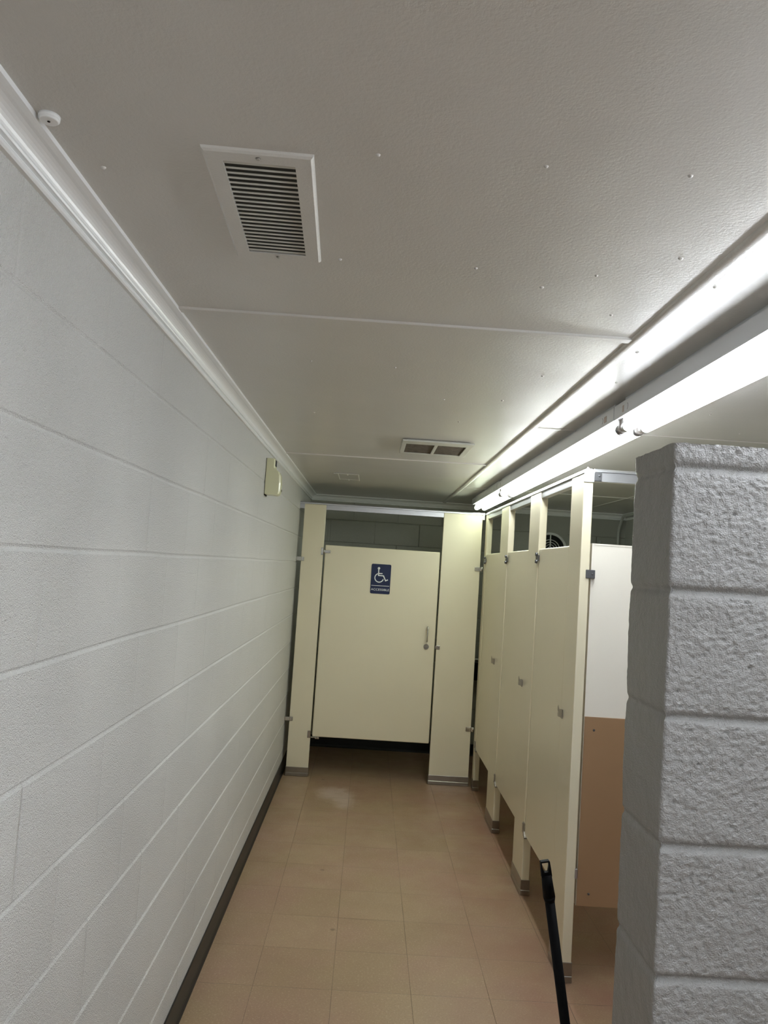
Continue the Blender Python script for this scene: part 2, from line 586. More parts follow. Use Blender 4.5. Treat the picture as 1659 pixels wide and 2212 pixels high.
# ceiling battens over the panel joints
def long_batten(x, wd, ht, y0, y1, wav):
    bm = new()
    n = 160
    rings = []
    for i in range(n+1):
        y = y0 + (y1-y0)*i/n
        w_ = wd*(1 + wav*noise.noise(Vector((y*1.6, x, 0))))
        c_ = x + 0.004*wav*4*noise.noise(Vector((y*0.9, x, 5)))
        h_ = ht*(1 + 0.3*noise.noise(Vector((y*2, x, 8))))
        rings.append([bm.verts.new((c_ + w_*0.5*s, y, CEIL + 0.0005 - h_*q)) for s, q in
                      ((-1, 0), (-0.94, 0.45), (-0.7, 0.85), (-0.2, 1.0), (0.4, 0.95), (0.85, 0.6), (1, 0))])
    for a, b in zip(rings[:-1], rings[1:]):
        for k in range(len(a)-1):
            f = bm.faces.new((a[k], a[k+1], b[k+1], b[k])); f.smooth = True
    bm.faces.new(rings[0]); bm.faces.new(list(reversed(rings[-1])))
    bmesh.ops.recalc_face_normals(bm, faces=bm.faces)
    return bm
struct('trim_4', long_batten(1.2125, 0.036, 0.0085, FRONT, BACK-0.05, 0.18), M['ceiling'])
def cross_batten(x0, x1, y, wd, ht, slant=0.0):
    bm = new()
    t = bmesh.new()
    bmesh.ops.create_cube(t, size=1.0)
    for v in t.verts:
        k = 0.8 if v.co.z < 0 else 1.0
        v.co = Vector(((x0+x1)/2 + v.co.x*(x1-x0), y + v.co.y*wd*k + slant*v.co.x, CEIL + 0.0003 - ht/2 + v.co.z*ht))
    bmesh.ops.bevel(t, geom=list(t.edges), offset=min(0.0012, ht*0.4), segments=2, affect='EDGES', profile=0.5)
    merge(bm, t)
    return bm
struct('trim_5', cross_batten(0.048, 1.222, 1.920, 0.038, 0.0055), M['ceiling'])
struct('trim_6', cross_batten(0.048, 1.205, 4.385, 0.034, 0.006, -0.05), M['ceiling'])
struct('trim_7', cross_batten(1.228, ROOM_X-0.05, 3.165, 0.020, 0.0035), M['ceiling'])
struct('trim_8', cross_batten(1.228, ROOM_X-0.05, 5.612, 0.024, 0.005), M['ceiling'])
struct('trim_9', long_batten(2.435, 0.030, 0.004, FRONT, BACK-0.05, 0.1), M['ceiling'])

# cove base
BASE = [(-0.012, 0.0), (0.014, 0.0), (0.012, 0.004), (0.0075, 0.012), (0.0055, 0.022), (0.005, 0.099), (0.003, 0.102), (-0.012, 0.102)]
bm = new(); prism(bm, BASE, 'y', FRONT, BACK-0.012); struct('baseboard_left', bm, M['vinyl_base'])
bm = new(); prism(bm, [(BACK-d, z) for d, z in BASE], 'x', 0.012, ROOM_X-0.012); struct('baseboard_back', bm, M['vinyl_base'])
bm = new(); prism(bm, [(ROOM_X-d, z) for d, z in BASE], 'y', FRONT, BACK-0.012); struct('baseboard_right', bm, M['vinyl_base'])

# ================================================================ FLUORESCENT STRIPS
FX0, FX1 = 1.372, 1.506
def fixture(y0, y1, k, label):
    cx = (FX0+FX1)/2
    r = thing('fluorescent_light', (cx, (y0+y1)/2, 2.19), label, 'light', 'two-tube strip lights in a row under the ceiling')
    bm = new()
    # folded steel channel, slightly off the ceiling
    prism(bm, [(FX0, 2.183), (FX0+0.0015, 2.181), (FX0+0.03, 2.190), (FX1-0.03, 2.190), (FX1-0.0015, 2.181), (FX1, 2.183), (FX1, 2.2285), (FX1-0.002, 2.230), (FX0+0.002, 2.230), (FX0, 2.2285)], 'y', y0, y1)
    bx(bm, FX0+0.02, FX1-0.02, y0+0.05, y1-0.05, 2.2300, CEIL)
    housing = obj('housing', bm, M['fixture'], r)
    for yy in (y0+0.13, y1-0.13):
        bm = new()
        pts = arc_pts(yy, 2.204, 0.0115, PI*0.62, PI*1.42, 10)
        inn = arc_pts(yy, 2.204, 0.0103, PI*1.42, PI*0.62, 10)
        prism(bm, pts + inn, 'x', FX0-0.0006, FX0+0.001)
        obj('knockout', bm, M['dark'], housing)
    if k in (1, 2):
        bm = new(); bx(bm, FX0-0.0006, FX0+0.001, y0+0.075 if k == 2 else y1-0.10, (y0+0.105) if k == 2 else y1-0.085, 2.192, 2.214)
        obj('sticker', bm, M['sticker'], housing)
    em = emit_mat('lamp_glow_%d' % k, TUBE_COLOR[k], TUBE_POWER[k])
    for tx in (cx-0.030, cx+0.030):
        bm = new()
        cyl(bm, (tx, y0+0.040, 2.158), (tx, y1-0.040, 2.158), 0.019, seg=28)
        tb = obj('tube', bm, em, r)
        for (a, b) in ((y0+0.022, y0+0.0405), (y1-0.0405, y1-0.022)):
            bm = new()
            cyl(bm, (tx, a, 2.158), (tx, b, 2.158), 0.0186, seg=24)
            obj('end_cap', bm, M['cap_metal'], tb)
        for (a, b) in ((y0+0.004, y0+0.022), (y1-0.022, y1-0.004)):
            bm = new()
            bx(bm, tx-0.013, tx+0.013, a, b, 2.148, 2.192, 0.003)
            cyl(bm, (tx, a+0.001, 2.158), (tx, b-0.001, 2.158), 0.0155, seg=18)
            obj('socket', bm, M['socket'], r)
    return r
fixture(-2.27, 0.16, 0, 'unseen two-tube strip light added over the photographer to brighten the room')  # unseen fixture, added behind the camera for brightness
fixture(0.18, 2.59, 1, 'nearest two-tube strip light, running out of the right edge of the photo')
fixture(2.60, 5.02, 2, 'long two-tube strip light in the middle of the row, above the stall doors')
fixture(5.03, 6.26, 3, 'short farthest two-tube strip light near the accessible stall')

# ================================================================ STALL HARDWARE
def screw(bm, p, axis, r=0.0035):
    d = {'-y': Vector((0, -1, 0)), '-x': Vector((-1, 0, 0)), '-z': Vector((0, 0, -1))}[axis]
    p = Vector(p)
    cyl(bm, p, p + d*0.0022, r, r*0.6, seg=12)

def shoe_part(x0, x1, y0, y1, parent, zt=0.078):
    """stainless sleeve with a rolled lip round the foot of a pilaster"""
    bm = new()
    bx(bm, x0-0.003, x1+0.003, y0-0.003, y1+0.003, 0.028, zt, 0.0012)
    bx(bm, x0-0.005, x1+0.005, y0-0.005, y1+0.005, 0.0, 0.028, 0.004, seg=3)
    return obj('shoe', bm, M['steel'], parent)

def pilaster(x0, x1, y0, y1, parent, mat=None, ztop=TOP):
    bm = new()
    bx(bm, x0, x1, y0, y1, 0.02, ztop, 0.003)
    return obj('pilaster', bm, mat or M['partition'], parent)

# ================================================================ ACCESSIBLE STALL FRONT
AY0, AY1 = ADA_Y, ADA_Y+0.032
ada = thing('toilet_stall', (0.72, ADA_Y+0.016, 0), 'accessible toilet stall at the far end, wide almond door facing the camera', 'toilet stall')
pl = pilaster(0.036, 0.205, AY0, AY1, ada); shoe_part(0.036, 0.205, AY0, AY1, pl, 0.068)
pr = pilaster(1.128, 1.432, AY0, AY1, ada); shoe_part(1.128, 1.432, AY0, AY1, pr, 0.070)
# headrail
bm = new()
for a, b in ((0.0, 0.0355), (0.2055, 1.1275), (1.4325, 1.449)):
    bx(bm, a, b, AY0+0.003, AY1-0.003, 2.046, 2.084, 0.001)
prism(bm, [(AY0-0.003, 2.0845), (AY1+0.003, 2.0845), (AY1+0.003, 2.094), (AY1-0.008, 2.101), (AY0+0.008, 2.101), (AY0-0.003, 2.094)], 'x', 0.0, 1.449)
obj('headrail', bm, M['aluminium'], ada)
# door
bm = new(); bx(bm, 0.218, 1.115, AY0+0.002, AY1-0.004, 0.302, 1.772, 0.007, seg=3)
door = obj('door', bm, M['partition'], ada)
bm = new()
bx(bm, 0.188, 0.2055, AY0-0.004, AY0+0.0, 1.692, 1.750, 0.002)
cyl(bm, (0.2115, AY0-0.003, 1.700), (0.2115, AY0-0.003, 1.742), 0.0055)
bx(bm, 0.2175, 0.262, AY0-0.005, AY0+0.002, 1.708, 1.731, 0.002)
screw(bm, (0.196, AY0-0.004, 1.742), '-y'); screw(bm, (0.196, AY0-0.004, 1.700), '-y'); screw(bm, (0.252, AY0-0.005, 1.720), '-y', 0.0045)
obj('hinge', bm, M['chrome'], door)
bm = new()
bx(bm, 0.182, 0.2055, AY0-0.005, AY0, 0.292, 0.346, 0.003)
cyl(bm, (0.206, AY0+0.006, 0.296), (0.262, AY0+0.006, 0.296), 0.0055)
bx(bm, 0.240, 0.272, AY0+0.002, AY0+0.022, 0.285, 0.302, 0.002)
screw(bm, (0.193, AY0-0.005, 0.303), '-y')
obj('hinge', bm, M['chrome'], door)
bm = new()
px_, pz0, pz1 = 1.053, 1.078, 1.190
tube(bm, [(px_, AY0+0.003, pz0), (px_, AY0-0.014, pz0), (px_, AY0-0.022, pz0+0.003), (px_, AY0-0.028, pz0+0.012),
          (px_, AY0-0.028, pz1-0.012), (px_, AY0-0.022, pz1-0.003), (px_, AY0-0.014, pz1), (px_, AY0+0.003, pz1)], 0.0052)
obj('pull_handle', bm, M['chrome'], door)
bm = new()
cyl(bm, (1.050, AY0+0.003, 1.037), (1.050, AY0-0.0025, 1.037), 0.0215, 0.020, seg=32)
bx(bm, 1.036, 1.064, AY0-0.0045, AY0-0.002, 1.0345, 1.0395, 0.0008)
obj('latch_dial', bm, M['steel'], door)
bm = new()
bx(bm, 1.130, 1.155, AY0-0.006, AY0, 1.022, 1.052, 0.002)
bx(bm, 1.118, 1.132, AY0-0.010, AY0+0.0, 1.026, 1.048, 0.002)
screw(bm, (1.144, AY0-0.006, 1.040), '-y')
obj('keeper', bm, M['steel'], pr)
for (a, b, z0, z1) in ((0.0, 0.062, 1.637, 1.668), (0.0, 0.062, 0.413, 0.443)):
    bm = new()
    bx(bm, a, a+0.040, AY0-0.012, AY0-0.001, z0, z1, 0.002)
    bx(bm, a+0.036, b, AY0-0.006, AY0-0.001, z0, z1, 0.002)
    bx(bm, 0.0, 0.004, AY0-0.024, AY0, z0-0.002, z1+0.002, 0.001)
    screw(bm, (b-0.009, AY0-0.006, (z0+z1)/2), '-y')
    obj('wall_bracket', bm, M['chrome'], ada)
for (z0, z1) in ((1.646, 1.676), (0.415, 0.447)):
    bm = new()
    bx(bm, 1.391, 1.432, AY0-0.006, AY0-0.001, z0, z1, 0.002)
    bx(bm, 1.428, 1.451, AY0-0.012, AY0-0.001, z0, z1, 0.002)
    cyl(bm, (1.447, AY0-0.008, z0-0.001), (1.447, AY0-0.008, z1+0.001), 0.006)
    screw(bm, (1.400, AY0-0.006, (z0+z1)/2), '-y'); screw(bm, (1.418, AY0-0.006, (z0+z1)/2), '-y')
    obj('corner_bracket', bm, M['chrome'], ada)

# ---- sign on the accessible door
SY = AY0 + 0.002
sx0, sx1, sz0, sz1 = 0.5885, 0.7410, 1.4200, 1.6500
sign = thing('accessible_sign', (0.6648, SY, sz0), 'navy wheelchair sign reading ACCESSIBLE on the far stall door', 'sign')
bm = new()
rr = 0.010
out = []
for (cx_, cz_, a0) in ((sx1-rr, sz1-rr, 0), (sx0+rr, sz1-rr, PI/2), (sx0+rr, sz0+rr, PI), (sx1-rr, sz0+rr, 1.5*PI)):
    out += arc_pts(cx_, cz_, rr, a0, a0+PI/2, 6)
prism(bm, out, 'y', SY-0.003, SY)
obj('plate', bm, M['navy'], sign)
def S(a, b):
    u = (a - 1225 + (b-1115)*30/485)/325.0
    v = (b - 1115 - (a-1225)*15/325)/485.0
    return (sx0 + u*(sx1-sx0), sz1 - v*(sz1-sz0))
fy0, fy1 = SY-0.0042, SY-0.0029
bm = new()
c = S(1343, 1190)
prism(bm, arc_pts(c[0], c[1], 0.0098, 0, 2*PI, 20)[:-1], 'y', fy0, fy1)
stroke(bm, [S(1340, 1195), S(1336, 1306), S(1418, 1312), S(1452, 1392), S(1492, 1376)], 0.0082, fy0, fy1)
stroke(bm, [S(1336, 1274), S(1402, 1276)], 0.0078, fy0, fy1)
wc = S(1347, 1345)
stroke(bm, arc_pts(wc[0], wc[1], 0.0335, math.radians(112), math.radians(344), 26), 0.0072, fy0, fy1)
obj('wheelchair_symbol', bm, M['white_plastic'], sign)
bm = new()
stroke(bm, [(sx0+0.006, 1.4825), (sx1-0.006, 1.4825)], 0.0036, fy0, fy1)
obj('rule_line', bm, M['white_plastic'], sign)
fc = bpy.data.curves.new('lettering', 'FONT')
fc.body = 'ACCESSIBLE'
fc.size = 0.0235
fc.extrude = 0.0006
fc.align_x = 'CENTER'
fo = bpy.data.objects.new('lettering_src', fc)
C.objects.link(fo)
dg = bpy.context.evaluated_depsgraph_get()
me = bpy.data.meshes.new_from_object(fo.evaluated_get(dg))
bpy.data.objects.remove(fo)
xs_ = [v.co.x for v in me.vertices]
wtxt = max(xs_) - min(xs_)
kx = 0.141/wtxt
for v in me.vertices:
    v.co = Vector((v.co.x*kx, -v.co.z - 0.0036, v.co.y + (1.4445 - sz0)))
me.materials.append(M['white_plastic'])
lo = bpy.data.objects.new('lettering', me)
C.objects.link(lo)
lo.parent = sign

# ================================================================ STALL ROW
RX0, RX1 = ROW_X, ROW_X+0.040
def row_hinge(y, z0, z1, parent):
    bm = new()
    bx(bm, RX0-0.006, RX0, y+0.004, y+0.028, z0, z1, 0.002)
    cyl(bm, (RX0-0.007, y, z0+0.002), (RX0-0.007, y, z0+0.018), 0.0075)
    cyl(bm, (RX0-0.007, y, z1-0.018), (RX0-0.007, y, z1-0.002), 0.0075)
    bx(bm, RX0-0.005, RX0+0.001, y-0.034, y-0.004, z0+0.014, z1-0.014, 0.002)
    screw(bm, (RX0-0.006, y+0.020, z1-0.008), '-x', 0.0045)
    screw(bm, (RX0-0.006, y+0.020, z0+0.008), '-x', 0.0045)
    screw(bm, (RX0-0.005, y-0.026, (z0+z1)/2), '-x', 0.004)
    return obj('hinge', bm, M['zinc'], parent)

def low_hinge(y, parent):
    bm = new()
    bx(bm, RX0-0.006, RX0, y-0.006, y+0.016, 0.312, 0.366, 0.003)
    prism(bm, [(y+0.004, 0.318), (y-0.006, 0.322), (y-0.038, 0.300), (y-0.030, 0.292), (y+0.002, 0.300)], 'x', RX0-0.004, RX0+0.022)
    screw(bm, (RX0-0.006, y+0.008, 0.358), '-x', 0.0035)
    screw(bm, (RX0-0.006, y+0.008, 0.320), '-x', 0.0035)
    return obj('hinge', bm, M['steel'], parent)

def strike(y, parent):
    """keeper on the pilaster edge that stands out toward the aisle, with a pointed finger"""
    bm = new()
    prism(bm, [(RX0+0.001, 1.024), (RX0-0.021, 1.032), (RX0-0.0235, 1.040), (RX0-0.0235, 1.072), (RX0-0.0215, 1.082),
               (RX0-0.0185, 1.070), (RX0-0.016, 1.063), (RX0-0.002, 1.0625), (RX0+0.001, 1.060)], 'y', y, y+0.003)
    bx(bm, RX0-0.004, RX0, y, y+0.026, 1.022, 1.062, 0.0015)
    prism(bm, [(RX0-0.0235, 1.034), (RX0-0.0235, 1.058), (RX0-0.0205, 1.058), (RX0-0.0205, 1.034)], 'y', y-0.010, y)
    screw(bm, (RX0-0.004, y+0.016, 1.042), '-x', 0.004)
    return obj('keeper', bm, M['chrome'], parent)

def dividing_panel(y, x0, parent, mat):
    bm = new()
    bx(bm, x0, ROOM_X-0.012, y-0.0125, y+0.0125, 0.301, 1.788, 0.004)
    return obj('side_panel', bm, mat, parent)

def rail_piece(y0, y1, c0, c1, parent):
    bm = new()
    bx(bm, RX0+0.004, RX1-0.004, y0, y1, 2.050, TOP, 0.001)
    prism(bm, [(RX0-0.003, 2.0845), (RX1+0.003, 2.0845), (RX1+0.003, 2.096), (RX1-0.008, 2.104), (RX0+0.009, 2.104), (RX0-0.003, 2.096)], 'y', c0, c1)
    return obj('headrail', bm, M['aluminium'], parent)

def row_stall(label, pil, dr, pil_far_only, first=False, last=False):
    """pil: near pilaster (only for the first stall); dr: door span; pil_far: far pilaster"""
    y0, y1 = dr
    r = thing('toilet_stall', (RX0+0.7, (y0+y1)/2, 0), label, 'toilet stall', 'narrow toilet stalls in the right-hand row')
    pf = pilaster(RX0, RX1, pil_far_only[0], pil_far_only[1], r)
    shoe_part(RX0, RX1, pil_far_only[0], pil_far_only[1], pf)
    bm = new(); bx(bm, RX0+0.003, RX0+0.029, y0+0.006, y1-0.005, 0.303, 1.780, 0.007, seg=3)
    d = obj('door', bm, M['partition'], r)
    row_hinge(y1, 1.702, 1.760, d)
    low_hinge(y1, d)
    rail_piece(y0+0.006, y1, (pil[0] if first else y0+0.006), pil_far_only[1], r)
    return r, d, pf

st, dr_, pf = row_stall('nearest narrow stall in the right row, with a tan-bottomed side panel', (3.236, 3.435), (3.435, 4.066), (4.066, 4.320), first=True)
pn = pilaster(RX0, RX1, 3.236, 3.435, st); shoe_part(RX0, RX1, 3.236, 3.435, pn, 0.080)
strike(3.402, pn)
sp_ = dividing_panel(3.263, 1.507, st, M['partition_lit'])
# sheet-metal edge fold round the panel
bm = new()
prism(bm, [(1.5065, 1.7885), (ROOM_X-0.012, 1.7885), (ROOM_X-0.012, 1.782), (1.514, 1.782)], 'y', 3.2485, 3.2775)
prism(bm, [(1.5065, 1.7885), (1.514, 1.782), (1.514, 0.301), (1.5065, 0.301)], 'y', 3.2485, 3.2775)
obj('edge_fold', bm, M['partition_lit'], sp_)
bm = new(); bx(bm, 1.5075, ROOM_X-0.014, 3.2435, 3.2483, 0.302, 1.066, 0.0012)
kp = obj('kick_panel', bm, M['tan'], st)
kp['label'] = 'tan laminate lower panel with screws'
kick_screws = ((1.548, 1.012), (1.556, 0.351), (2.2, 1.012), (2.2, 0.351), (2.84, 1.012), (2.84, 0.351))
for (a, b) in kick_screws:
    bm = new(); screw(bm, (a, 3.2435, b), '-y', 0.0052)
    obj('screw', bm, M['zinc'], kp)
# brackets joining the near pilaster to the side panel
for (z0, z1, bx1) in ((1.640, 1.676, 1.519), (0.414, 0.452, 1.503)):
    bm = new()
    bx(bm, 1.4985, bx1, 3.236, 3.2485, z0, z1, 0.0015)
    bx(bm, 1.480 if bx1 > 1.51 else 1.492, bx1, 3.2285, 3.2345, z0, z1, 0.002)
    if bx1 > 1.51: screw(bm, (1.508, 3.2285, (z0+z1)/2), '-y', 0.0048)
    b_ = obj('bracket', bm, M['zinc'] if bx1 > 1.51 else M['aluminium'], pn)
# corner cap and the return rail over the side panel
bm = new()
bx(bm, RX0-0.002, RX1+0.002, 3.230, 3.236, 2.046, 2.088, 0.001)
prism(bm, [(RX0-0.003, 2.086), (RX1+0.003, 2.086), (RX1+0.003, 2.096), (RX0+0.024, 2.101), (RX0+0.012, 2.110), (RX0+0.006, 2.098), (RX0-0.003, 2.096)], 'y', 3.229, 3.2365)
obj('end_cap', bm, M['aluminium'], pn)
bm = new()
bx(bm, 1.502, ROOM_X, 3.243, 3.273, 2.052, 2.092, 0.001)
prism(bm, [(3.238, 2.0925), (3.278, 2.0925), (3.278, 2.098), (3.262, 2.106), (3.247, 2.106), (3.238, 2.098)], 'x', 1.502, ROOM_X)
hr = obj('return_rail', bm, M['aluminium'], st)
bm = new()
bx(bm, 1.500, 1.532, 3.2385, 3.2428, 2.054, 2.094, 0.0012)
screw(bm, (1.522, 3.2385, 2.076), '-y', 0.0052)
obj('bracket', bm, M['zinc'], hr)

st2, dr2, pf2 = row_stall('middle one of the three narrow stalls in the right row', None, (4.320, 4.985), (4.985, 5.272))
strike(4.292, pf)
dividing_panel(4.193, 1.507, st, M['partition'])
st3, dr3, pf3 = row_stall('farthest narrow stall in the right row, meeting the accessible stall', None, (5.272, 5.905), (5.905, 5.990), last=True)
strike(5.245, pf2)
dividing_panel(5.128, 1.507, st2, M['partition'])
dividing_panel(6.028, 1.507, ada, M['partition'])

# ================================================================ CEILING FITTINGS
# supply register
vc = (0.352, 1.336)
ROT = 0.036
reg = thing('ceiling_vent', (vc[0], vc[1], CEIL), 'long louvred ceiling vent nearest the camera by the left wall', 'vent')
bm = new()
W2, L2, w2, l2 = 0.0865, 0.206, 0.0565, 0.175
zt, zb = CEIL+0.0005, CEIL-0.0065
def ring_frame(bm, cx, cy, ow, ol, iw, il, zt, zb, lip, rot):
    t = bmesh.new()
    def q(wd, ln, z):
        return [t.verts.new((cx+sx*wd, cy+sy*ln, z)) for sx, sy in ((-1, -1), (1, -1), (1, 1), (-1, 1))]
    A = q(ow, ol, zt); B = q(ow-0.0015, ol-0.0015, zt-(zt-zb)*0.6); Cc = q(ow-lip, ol-lip, zb); D = q(iw, il, zb); E_ = q(iw, il, zt)
    for P, Q in ((A, B), (B, Cc), (Cc, D), (D, E_)):
        for i in range(4):
            t.faces.new((P[i], P[(i+1) % 4], Q[(i+1) % 4], Q[i]))
    bmesh.ops.recalc_face_normals(t, faces=t.faces)
    bmesh.ops.rotate(t, verts=t.verts, cent=Vector((cx, cy, 0)), matrix=Matrix.Rotation(rot, 3, 'Z'))
    merge(bm, t)
ring_frame(bm, vc[0], vc[1], W2, L2, w2, l2, zt, zb, 0.005, ROT)
obj('frame', bm, M['ceiling'], reg)
bm = new(); bx(bm, vc[0]-w2, vc[0]+w2, vc[1]-l2, vc[1]+l2, CEIL-0.0012, CEIL-0.0004, 0, ROT)
obj('duct_shade_sheet', bm, M['duct'], reg)
NL = 22
for i in range(NL):
    yy = vc[1] - l2 + (i+0.5)*2*l2/NL
    t = bmesh.new()
    bmesh.ops.create_cube(t, size=1.0)
    for v in t.verts:
        v.co = Vector((v.co.x*2*w2, v.co.y*0.0034, v.co.z*0.0011))
    bmesh.ops.rotate(t, verts=t.verts, cent=Vector((0, 0, 0)), matrix=Matrix.Rotation(math.radians(-32), 3, 'X'))
    bmesh.ops.translate(t, verts=t.verts, vec=Vector((vc[0], yy, CEIL-0.0038)))
    bmesh.ops.rotate(t, verts=t.verts, cent=Vector((vc[0], vc[1], 0)), matrix=Matrix.Rotation(ROT, 3, 'Z'))
    bm = new(); merge(bm, t)
    obj('louvre', bm, M['vent_paint'], reg)
for sy in (-1, 1):
    bm = new()
    screw(bm, (vc[0] - math.sin(ROT)*sy*0.190, vc[1]+sy*0.190, zb), '-z', 0.0042)
    obj('screw', bm, M['steel'], reg)

# return grille
ret = thing('return_air_grille', (0.862, 3.838, CEIL), 'white framed ceiling grille with two brown dusty openings', 'vent')
bm = new()
gx0, gx1, gy0, gy1 = 0.690, 1.034, 3.640, 4.050
zb = CEIL-0.013
bx(bm, gx0, gx1, gy0, 3.725, zb, zb+0.008, 0.0015)
bx(bm, gx0, gx1, 4.020, gy1, zb, zb+0.008, 0.0015)
bx(bm, gx0, 0.711, 3.725, 4.020, zb, zb+0.008, 0.0015)
bx(bm, 1.004, gx1, 3.725, 4.020, zb, zb+0.008, 0.0015)
bx(bm, 0.8505, 0.8665, 3.725, 4.020, zb, zb+0.008, 0.0015)
bx(bm, gx0+0.02, gx1-0.02, gy0+0.02, 3.70, zb+0.006, CEIL)
bx(bm, gx0+0.02, gx1-0.02, 4.03, gy1-0.005, zb+0.006, CEIL)
obj('frame', bm, M['vent_paint'], ret)
for (a, b) in ((0.711, 0.8505), (0.8665, 1.004)):
    bm = new(); bx(bm, a, b, 3.725, 4.020, zb+0.003, zb+0.006)
    obj('filter_mesh', bm, M['filter'], ret)

# small blank plate
pt = thing('access_plate', (0.378, 5.42, CEIL), 'small blank rectangular plate painted over on the far ceiling', 'plate')
bm = new()
bx(bm, 0.300, 0.459, 5.235, 5.605, CEIL-0.004, CEIL, 0.0015)
obj('plate', bm, M['ceiling'], pt)
bm = new()
for (a, b, c_, d_) in ((0.285, 0.459, 5.228, 5.240), (0.312, 0.318, 5.24, 5.60), (0.452, 0.459, 5.24, 5.605), (0.376, 0.384, 5.24, 5.30), (0.318, 0.452, 5.560, 5.568)):
    bx(bm, a, b, c_, d_, CEIL-0.0065, CEIL-0.003, 0.001)
bx(bm, 0.377, 0.383, 5.55, 5.62, CEIL-0.0065, CEIL-0.003, 0.001)
obj('rim', bm, M['vent_paint'], pt)

# disc cap beside the crown
dk = thing('ceiling_disc', (0.0665, 1.080, CEIL), 'small round white ceiling disc with a dark centre hole, beside the crown moulding', 'disc')
bm = new()
cyl(bm, (0.0665, 1.080, CEIL-0.006), (0.0665, 1.080, CEIL), 0.0150, 0.0155, seg=36)
cyl(bm, (0.0665, 1.080, CEIL-0.0085), (0.0665, 1.080, CEIL-0.006), 0.0125, 0.0150, seg=36)
obj('disc', bm, M['trim'], dk)
bm = new(); cyl(bm, (0.0665, 1.080, CEIL-0.0092), (0.0665, 1.080, CEIL-0.0086), 0.0022, seg=14)
obj('hole', bm, M['dark'], dk)

# ================================================================ DISPENSER on the left wall
ds = thing('air_freshener_dispenser', (0.0, 4.03, 1.968), 'cream plastic air freshener box high on the left block wall', 'dispenser')
bm = new()
dy0, dy1 = 3.988, 4.082
side = [(0.002, 1.968), (0.066, 1.966), (0.076, 1.972), (0.080, 1.985), (0.081, 2.030), (0.078, 2.070), (0.070, 2.088), (0.052, 2.100),
        (0.046, 2.108), (0.046, 2.150), (0.042, 2.156), (0.002, 2.156)]
t = bmesh.new()
va = [t.verts.new((p[0]*0.93, dy0, p[1])) for p in side]
vb = [t.verts.new((p[0], dy0+0.012, p[1])) for p in side]
vcx = [t.verts.new((p[0], dy1-0.012, p[1])) for p in side]
vd = [t.verts.new((p[0]*0.90, dy1, p[1])) for p in side]
t.faces.new(va); t.faces.new(list(reversed(vd)))
n = len(side)
for P, Q in ((va, vb), (vb, vcx), (vcx, vd)):
    for i in range(n):
        t.faces.new((P[i], Q[i], Q[(i+1) % n], P[(i+1) % n]))
bmesh.ops.recalc_face_normals(t, faces=t.faces)
bmesh.ops.bevel(t, geom=[e for e in t.edges if len(e.link_faces) == 2 and e.calc_face_angle() > 0.9], offset=0.0025, segments=2, affect='EDGES', profile=0.5)
merge(bm, t)
obj('case', bm, M['cream_plastic'], ds)
bm = new()
bx(bm, 0.0445, 0.0475, 4.002, 4.058, 2.118, 2.150, 0.001)
obj('display_window', bm, M['dark'], ds)
bm = new(); bx(bm, 0.0, 0.003, dy0+0.002, dy1-0.002, 1.962, 2.156, 0.0)
obj('back_plate', bm, M['dark'], ds)
bm = new(); bx(bm, 0.079, 0.0822, dy1-0.022, dy1-0.014, 1.990, 2.002, 0.0005)
obj('lock', bm, M['dark'], ds)

# ================================================================ FAN, CONDUIT, GRAB BAR on the back wall
fx, fz = 2.200, 1.888
fan = thing('exhaust_fan', (fx, BACK, fz), 'round grille exhaust fan on the back wall seen over the stall door', 'fan')
bm = new()
out = []
for (cx_, cz_, a0) in ((fx+0.15, fz+0.128, 0), (fx-0.15, fz+0.128, PI/2), (fx-0.15, fz-0.128, PI), (fx+0.15, fz-0.128, 1.5*PI)):
    out += arc_pts(cx_, cz_, 0.022, a0, a0+PI/2, 5)
prism(bm, out, 'y', BACK-0.004, BACK)
obj('mounting_plate', bm, M['wall_back'], fan)
bm = new(); cyl(bm, (fx, BACK-0.0055, fz), (fx, BACK-0.004, fz), 0.134, seg=48)
obj('fan_opening', bm, M['dark'], fan)
def ring(bm, r0_, r1_, y0, y1, seg=48):
    t = bmesh.new()
    R = []
    for (r, y) in ((r0_, y1), (r0_, y0), ((r0_+r1_)/2, y0-0.003), (r1_, y0), (r1_, y1)):
        R.append([t.verts.new((fx+r*math.cos(2*PI*k/seg), y, fz+r*math.sin(2*PI*k/seg))) for k in range(seg)])
    for a, b in zip(R, R[1:]+R[:1]):
        for k in range(seg):
            t.faces.new((a[k], a[(k+1) % seg], b[(k+1) % seg], b[k]))
    bmesh.ops.recalc_face_normals(t, faces=t.faces)
    merge(bm, t)
bm = new(); ring(bm, 0.132, 0.153, BACK-0.018, BACK-0.004)
obj('rim', bm, M['trim'], fan)
bm = new()
for (a, b) in ((0.084, 0.090), (0.062, 0.067), (0.040, 0.045), (0.018, 0.023)):
    ring(bm, a, b, BACK-0.018, BACK-0.012)
for k in range(4):
    a = k*PI/2 + PI/2
    c_, s_ = math.cos(a), math.sin(a)
    prism(bm, [(fx+c_*0.018-s_*0.005, fz+s_*0.018+c_*0.005), (fx+c_*0.135-s_*0.005, fz+s_*0.135+c_*0.005),
               (fx+c_*0.135+s_*0.005, fz+s_*0.135-c_*0.005), (fx+c_*0.018+s_*0.005, fz+s_*0.018-c_*0.005)], 'y', BACK-0.022, BACK-0.014)
obj('guard', bm, M['trim'], fan)

